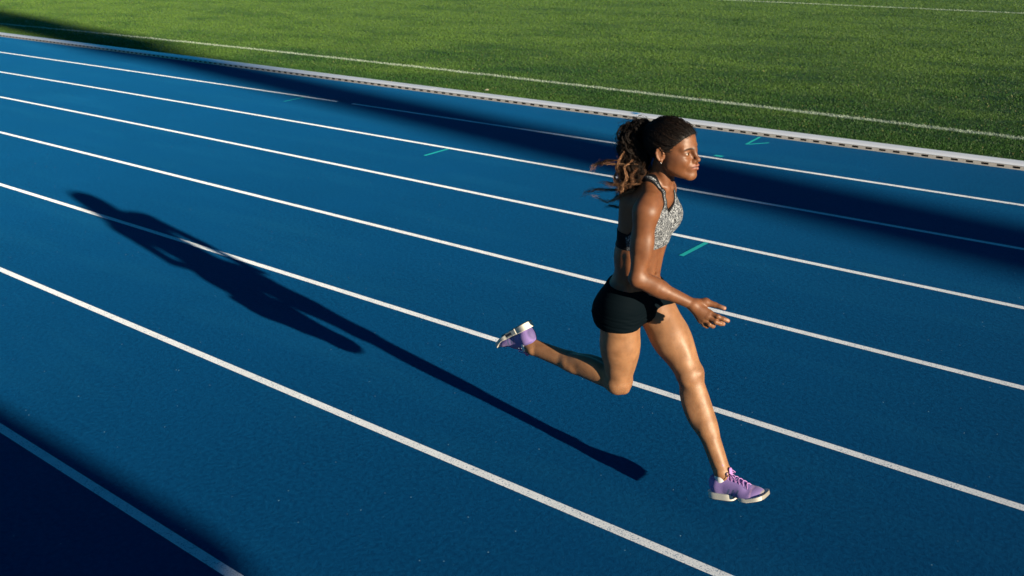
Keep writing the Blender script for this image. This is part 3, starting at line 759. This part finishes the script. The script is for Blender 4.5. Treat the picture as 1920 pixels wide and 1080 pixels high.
tail = catmull([(.075, 0, 1.672), (.038, 0, 1.690), (.004, 0, 1.668), (-.006, -.01, 1.620), (.020, -.02, 1.570), (.036, -.055, 1.510), (.026, -.070, 1.455), (.004, -.075, 1.392)], 70)
TT = [0, .12, .3, .5, .7, .85, 1, 1.3]; TR = [.016, .034, .054, .066, .062, .048, .026, .02]
def along(tt):
    idx = np.clip(tt, 0, 1) * (len(tail) - 1.001); i = idx.astype(int); fr_ = (idx - i)[..., None]
    return tail[i] * (1 - fr_) + tail[i + 1] * fr_ + np.maximum(tt - 1, 0)[..., None] * np.array((-.35, .02, -.3))
def tail_locks(nl, per, m, spread, t0, t1, r, curl, thick, shade):
    """curly locks: every lock is a loose corkscrew, its strands follow it with a small scatter"""
    t0 = rng.uniform(*t0, nl); t1 = rng.uniform(*t1, nl); u = np.linspace(0, 1, m); tt = t0[:, None] + (t1 - t0)[:, None] * u[None]
    off = sph(nl) * (rng.random((nl, 1)) ** .33)
    Pc = along(tt) + off[:, None] * np.array((1.0, .95, .8)) * np.interp(tt, TT, TR)[..., None] * spread
    fq = rng.uniform(28, 62, (nl, 1)); ph = rng.uniform(0, 6.28, (nl, 1)); am = (curl * rng.uniform(.5, 1.4, (nl, 1)) * np.clip(tt * 3, .15, 1))[..., None]
    Pc = Pc + am * np.stack([np.cos(fq * tt + ph), np.sin(fq * tt + ph), .7 * np.sin(fq * 1.1 * tt + 2 * ph)], -1)
    Pc = Pc + .010 * np.stack([np.sin(9 * tt + 3 * ph), np.cos(7 * tt + 5 * ph), 0 * tt], -1)
    P = np.repeat(Pc, per, 0); n = len(P); uu = u[None, :, None]
    sc = sph(n)[:, None] * rng.random((n, 1, 1)) * thick * (.5 + .8 * uu)
    P = P + sc + .0016 * np.sin(uu * rng.uniform(20, 60, (n, 1, 1)) + rng.uniform(0, 6, (n, 1, 3)))
    rr = r * rng.uniform(.6, 1.3, (n, 1)) * (1 - .75 * u[None] ** 2)
    ls = np.repeat(rng.uniform(.1, 1.5, (nl, 1)), per, 0)
    sh = np.clip(shade + .8 * np.clip(np.repeat(tt, per, 0) - .35, 0, 1) * ls + .04 * rng.normal(size=(n, 1)), 0, 1)  # lower tail lightened to a sunlit brown, light painted into the strand tone
    return P, rr, np.repeat(sh.ravel(), 3)
parts = [tail_locks(150, 12, 48, .85, (0, .25), (.5, 1.0), .0010, .005, .007, .03), tail_locks(110, 12, 48, 1.0, (.15, .5), (.65, 1.04), .0011, .009, .006, .10),
         tail_locks(320, 1, 40, 1.25, (.05, .6), (.4, 1.1), .0005, .010, .006, .15), tail_locks(160, 1, 26, 1.30, (.0, .3), (.15, .5), .0005, .010, .01, .05)]
Vs, Qs, Ss = [], [], []; nn = 0
for Pp, rr, sh in parts:
    v, q = tubes(Pp, rr); Vs.append(v); Qs.append(q + nn); Ss.append(sh); nn += len(v)
# long locks streaming behind
locks = [([(.072, -.085, 1.553), (-.013, -.110, 1.546), (-.097, -.115, 1.539), (-.124, -.115, 1.519), (-.129, -.115, 1.489)], .95), ([(.086, -.085, 1.452), (-.004, -.105, 1.441), (-.11, -.110, 1.426), (-.164, -.110, 1.406), (-.181, -.110, 1.376)], .25),
         ([(.069, -.10, 1.45), (.028, -.11, 1.432), (-.008, -.115, 1.404), (-.056, -.12, 1.385), (-.104, -.12, 1.398), (-.148, -.12, 1.398)], 1.0), ([(.049, -.09, 1.377), (-.003, -.10, 1.366), (-.042, -.10, 1.367), (-.082, -.10, 1.353)], .25),
         ([(.098, -.10, 1.481), (.022, -.115, 1.471), (-.03, -.12, 1.461), (-.078, -.12, 1.461)], .95), ([(.035, -.10, 1.482), (-.004, -.11, 1.465), (-.057, -.11, 1.462), (-.104, -.11, 1.45)], .6),
         ([(-.005, -.11, 1.564), (-.057, -.12, 1.557), (-.084, -.12, 1.54), (-.089, -.12, 1.562)], .5), ([(.032, -.10, 1.50), (.022, -.12, 1.447), (.020, -.12, 1.405)], 1.0),
         ([(.012, -.09, 1.60), (-.008, -.11, 1.55), (.006, -.115, 1.50), (.000, -.11, 1.46)], 1.0), ([(.055, -.09, 1.57), (.030, -.115, 1.54), (.045, -.12, 1.50), (.025, -.12, 1.47), (.040, -.11, 1.44)], .9),
         ([(.075, -.09, 1.54), (.060, -.11, 1.51), (.070, -.115, 1.485), (.050, -.115, 1.46)], .7), ([(-.01, -.09, 1.53), (-.02, -.11, 1.49), (.0, -.115, 1.455), (-.02, -.11, 1.42)], .9)]
for pts, shd in locks:
    base = catmull(pts, 44); n = 30; u = np.linspace(0, 1, 44); uu = u[None, :, None]
    spread = (.0040 + .011 * uu) 
    off = sph(n)[:, None, :] * rng.random((n, 1, 1)) * spread + (.0015 + .003 * uu) * np.sin(uu * rng.uniform(14, 34, (n, 1, 1)) + rng.uniform(0, 6, (n, 1, 3)))
    a0 = (rng.random((n, 1)) ** 2 * .35); a1_ = 1 - .45 * rng.random((n, 1)) ** 1.5        # strands start and end at different places
    tt = a0 + (a1_ - a0) * u[None]; ix = tt * 42.999; ii = ix.astype(int); fr_ = (ix - ii)[..., None]
    Pp = base[ii] * (1 - fr_) + base[ii + 1] * fr_ + off; rr = .00068 * (1 - .85 * u[None] ** 2) * rng.uniform(.5, 1.3, (n, 1)); v, q = tubes(Pp, rr)
    Vs.append(v); Qs.append(q + nn); nn += len(v); Ss.append(np.repeat(np.clip(rng.normal(shd * .8, .2, n), 0, 1), 44 * 3))  # lock tones raised to sunlit copper, light put into the hair colour
mesh_np('ponytail', np.concatenate(Vs), np.concatenate(Qs), M_HAIR, hair, True, {'shade': np.concatenate(Ss)})
# hair band
u = np.linspace(0, 2 * math.pi, 25); bc = H.w((-.108, 0, .078)); ax = unit((-.8, 0, .5)); e1 = np.array((0, 1, 0)); e2 = np.cross(ax, e1)
ring = np.array([bc + .019 * (math.cos(x) * e1 + math.sin(x) * e2) for x in u]); v, q = tubes(ring[None], np.full((1, 25), .005), 8)
mesh_np('hair_band', v, q, M_DARK, hair, True)
# ear stud
t = NT('earring'); t.set(Base_Color=(.8, .8, .78), Roughness=.15, Metallic=.8)
v, fcs = lathe([(max(.0028 * math.sin(math.pi * i / 8), 1e-5), -.0028 * math.cos(math.pi * i / 8)) for i in range(9)], 12)
mesh_np('earring', np.array(v) + H.w((.004, -.083, -.029)), np.array(fcs), t.m, person, True)

# ------------------------------------------------------------------ shoes
t = NT('shoe_mesh'); a = t.add('ShaderNodeAttribute', attribute_name='tone'); n1 = t.noise(500, 2, .6)
t.set(Base_Color=t.mix(t.math('MULTIPLY', n1, .35), a.outputs['Color'], (.10, .07, .22)), Roughness=.7, Sheen_Weight=.1); t.bump(n1, .3, .001); M_SHOE = t.m
t = NT('shoe_sole'); a = t.add('ShaderNodeAttribute', attribute_name='tone'); t.set(Base_Color=a.outputs['Color'], Roughness=.55); M_SOLE = t.m
t = NT('shoe_lace'); t.set(Base_Color=(.36, .18, .46), Roughness=.7); M_LACE = t.m
t = NT('sock'); n1 = t.noise(300, 2, .6); t.set(Base_Color=(.72, .73, .74), Roughness=.85); t.bump(n1, .3, .001); M_SOCK = t.m

UP = Field()
UP.ell((.040, 0, .060), (.041, .033, .052), .01)
UP.cap((.050, 0, .058), (.150, .0, .044), .036, .037, .02)
UP.cap((.060, 0, .090), (.165, 0, .056), .030, .026, .02)
UP.ell((.190, .003, .036), (.072, .046, .030), .02)
UP.ell((.064, 0, .135), (.047, .029, .050), .006, 's')
UP.func(lambda X, Y, Z: (f32(.026) - Z) + 0 * X + 0 * Y + np.maximum(X - f32(.2), 0) * f32(.15), (-.05, -.1, -.05), (.32, .1, .2), .004, 'i')
UP.func(lambda X, Y, Z: Z - (f32(.100) + f32(.25) * np.maximum(X - f32(.06), 0) + f32(.14) * np.maximum(f32(.03) - X, 0)) + 0 * Y, (-.05, -.1, -.05), (.32, .1, .2), .004, 'i')
def surf_local(fd, lo, hi, st):
    xs, ys, zs = [np.arange(lo[i], hi[i], st) for i in range(3)]
    return nets(fd.grid(xs, ys, zs), xs, ys, zs)
UV, UQ = surf_local(UP, (-.02, -.06, .005), (.29, .06, .16), .002)
SO = Field()
def sole_fn(X, Y, Z):
    X, Y, Z = np.broadcast_arrays(X, Y, Z)
    xh = (X - .052) / .060; hw = .033 + 0 * X
    heel = np.maximum(np.sqrt(np.maximum((np.abs(X - .058) / .064) ** 4 + (np.abs(Y) / .036) ** 4, 1e-9)) ** .5 * .036 - .036, np.abs(Z - .017) - .0165 - .01 * np.clip((.02 - X) / .03, 0, 1) * 0)
    zc = .016 + .9 * np.maximum(X - .19, 0) ** 1.0 * .28 + .004
    fore = np.maximum(np.sqrt(np.maximum((np.abs(X - .203) / .067) ** 4 + (np.abs(Y - .003) / .047) ** 3, 1e-9)) ** .5 * .045 - .045, np.abs(Z - zc) - .0095)
    arch = np.maximum(np.maximum(np.abs(X - .115) - .06, np.abs(Y) - .028), np.abs(Z - .026) - .006)
    lat = np.maximum(np.maximum(np.abs(X - .120) - .055, np.abs(Y - .022) - .0165 - .05 * np.maximum(X - .06, 0)), np.abs(Z - .0165) - .0135); arch = np.minimum(arch, lat)
    return smin(smin(heel, fore, .004), arch, .003).astype(f32)
SO.func(sole_fn, (-.03, -.08, -.02), (.30, .08, .07), .002, 'u')
SV, SQ = surf_local(SO, (-.02, -.06, -.012), (.29, .062, .07), .002)
SK = Field(); SK.cap((.066, 0, .080), (.072, 0, .116), .034, .0375, .01)
SK.func(lambda X, Y, Z: Z - f32(.114) - f32(.22) * (X - f32(.067)) + 0 * Y, (-.05, -.1, -.05), (.32, .1, .2), .003, 'i')
KV, KQ = surf_local(SK, (-.02, -.06, .03), (.12, .06, .14), .0025)
def shoe_cols(V):
    c = np.tile(np.array([[.27, .19, .50]]), (len(V), 1))
    def bl(m, col):
        nonlocal c; c = c * (1 - m[:, None]) + np.array(col)[None] * m[:, None]
    x, y, z = V.T
    bl(np.clip((.012 - x) / .008, 0, 1) * .8, (.05, .04, .14))                          # heel tab
    bl(np.clip((z - .088) / .006, 0, 1) * (x < .07) * .7, (.10, .08, .30))               # collar lining
    for k in range(3):
        xx = .105 + k * .022 + (z - .045) * .55
        bl(((np.abs(x - xx) < .0045) & (z < .062) & (z > .028) & (np.abs(y) > .02)).astype(float) * .8, (.04, .12, .22))
    bl(((x > .205) & (x < .214)).astype(float) * .7, (.55, .35, .65)); bl(np.clip((x - .245) / .006, 0, 1), (.35, .33, .30))
    bl(((x > .175) & (x < .200) & (np.abs(y) < .025)).astype(float) * .6, (.06, .04, .16))
    return c
def sole_cols(V):
    c = np.tile(np.array([[.66, .64, .57]]), (len(V), 1)); x, y, z = V.T
    c[z < .004] = (.05, .05, .05); c[(x > .122) & (x < .148) & (z < .035) & (y < .02)] = (.03, .035, .06); c[(x > .095) & (x < .145) & (z > .010) & (z < .022) & (y > .02)] = (.06, .06, .07); c[x > .262] = (.22, .21, .19)
    c[(x > .14) & (z < .0095)] = (.08, .10, .10)
    return c
def lace_geo():
    Vl, Ql, n = [], [], 0
    def put(pts, r=.0022, k=14):
        nonlocal n
        p = catmull(pts, k); v, q = tubes(p[None], np.full((1, k), r), 5); Vl.append(v); Ql.append(q + n); n += len(v)
    def topz(x): return np.interp(x, [.07, .10, .13, .16, .185], [.121, .112, .101, .088, .074])
    for i, x in enumerate(np.linspace(.085, .175, 6)):
        z = topz(x); put([(x, -.020, z - .014), (x + .006, -.010, z - .002), (x + .010, 0, z + .001), (x + .013, .010, z - .002), (x + .018, .020, z - .016)])
        put([(x, .020, z - .014), (x + .006, .010, z - .001), (x + .010, 0, z + .003), (x + .013, -.010, z - .001), (x + .018, -.020, z - .016)])
    z = topz(.085) + .004; put([(.100, -.012, z - .006), (.098, 0, z + .002), (.100, .012, z - .006)])
    put([(.100, 0, z), (.092, -.012, z + .018), (.090, -.018, z + .042), (.082, -.014, z + .040), (.084, -.006, z + .016), (.100, 0, z)], .0022, 24)
    put([(.100, 0, z), (.110, -.018, z + .008), (.135, -.030, z + .004), (.142, -.028, z - .008), (.122, -.016, z - .004), (.100, 0, z)], .0022, 24)
    put([(.100, 0, z), (.100, .020, z + .006), (.112, .034, z - .010), (.104, .036, z - .016), (.094, .018, z - .002), (.100, 0, z)], .0022, 24)
    put([(.100, 0, z), (.098, -.014, z + .012), (.112, -.026, z - .006), (.118, -.034, z - .02)], .0018)
    return np.concatenate(Vl), np.concatenate(Ql)
LV, LQ = lace_geo()
TG = Field(); TG.cap((.112, 0, .104), (.114, 0, .134), .012, .012, .004, flat=((1, 0, .2), .35)); TV, TQ = surf_local(TG, (.06, -.04, .07), (.15, .04, .17), .002)
def make_shoe(o, xdir, zdir, mirror, label):
    x = unit(xdir); y = unit(np.cross(zdir, x)); z = np.cross(x, y); Rm = np.stack([x, y * mirror, z], 1); o = np.array(o)
    T = lambda V: V @ Rm.T + o
    fl = (lambda q: q[:, ::-1]) if mirror < 0 else (lambda q: q)
    s = mesh_np('shoe', T(UV), fl(UQ), M_SHOE, person, True, {'tone': shoe_cols(UV)}); s['label'] = label
    mesh_np('sole', T(SV), fl(SQ), M_SOLE, s, True, {'tone': sole_cols(SV)})
    mesh_np('shoelace', T(LV), fl(LQ), M_LACE, s, True); mesh_np('tongue', T(TV), fl(TQ), M_LACE, s, True)
    mesh_np('sock', T(KV), fl(KQ), M_SOCK, person, True)
make_shoe((.414, .030, .097), (math.cos(math.radians(13)), 0, math.sin(math.radians(13))), (-.22, 0, .97), 1, 'purple shoe of the leading foot, toe lifted off the track')
make_shoe((-.510, -.099, .735), (-.813, .17, -.554), (.55, 0, -.83), -1, 'purple shoe of the trailing foot, sole turned up')

# marks on the track
mark(-1.513, 2.951, -1.519, 3.345); mark(-5.422, 4.189, -5.426, 4.562); mark(-9.303, 5.392, -9.321, 5.76, .022)
mark(-2.867, 6.512, -2.914, 6.919, .03); mark(-2.848, 6.53, -2.70, 6.714, .03); mark(-2.90, 5.890, -2.80, 5.888, .06)

v = np.array([(-4.67, 7.005, .0585), (-4.58, 7.01, .0592), (-4.62, 7.06, .0598), (-4.70, 7.05, .0597), (-4.74, 7.10, .0592)])
t = NT('blue_spray_paint'); t.set(Base_Color=(.02, .28, .62), Roughness=.7)
b = MB(); b.quad((-4.68, 7.00, .0592), (-4.60, 7.00, .0592), (-4.57, 7.06, .0600), (-4.64, 7.06, .0600)); b.quad((-4.72, 7.045, .0600), (-4.64, 7.0605, .0602), (-4.62, 7.09, .0600), (-4.70, 7.085, .0600))
b.build('paint_mark', t.m, kerb)
t = NT('dry_leaf'); t.set(Base_Color=(.62, .58, .40), Roughness=.8)
lf = mesh_np('leaf', np.array([(-.05, 0, .02), (-.02, .018, .034), (.03, .014, .040), (.055, 0, .030), (.02, -.016, .024), (-.02, -.014, .022), (0, 0, .036)]), [[0, 5, 6], [5, 4, 6], [4, 3, 6], [3, 2, 6], [2, 1, 6], [1, 0, 6]], t.m)
lf.location = (-7.38, 7.42, .006)
tag(lf, 'small pale dry leaf lying on the grass just behind the kerb', 'leaf')
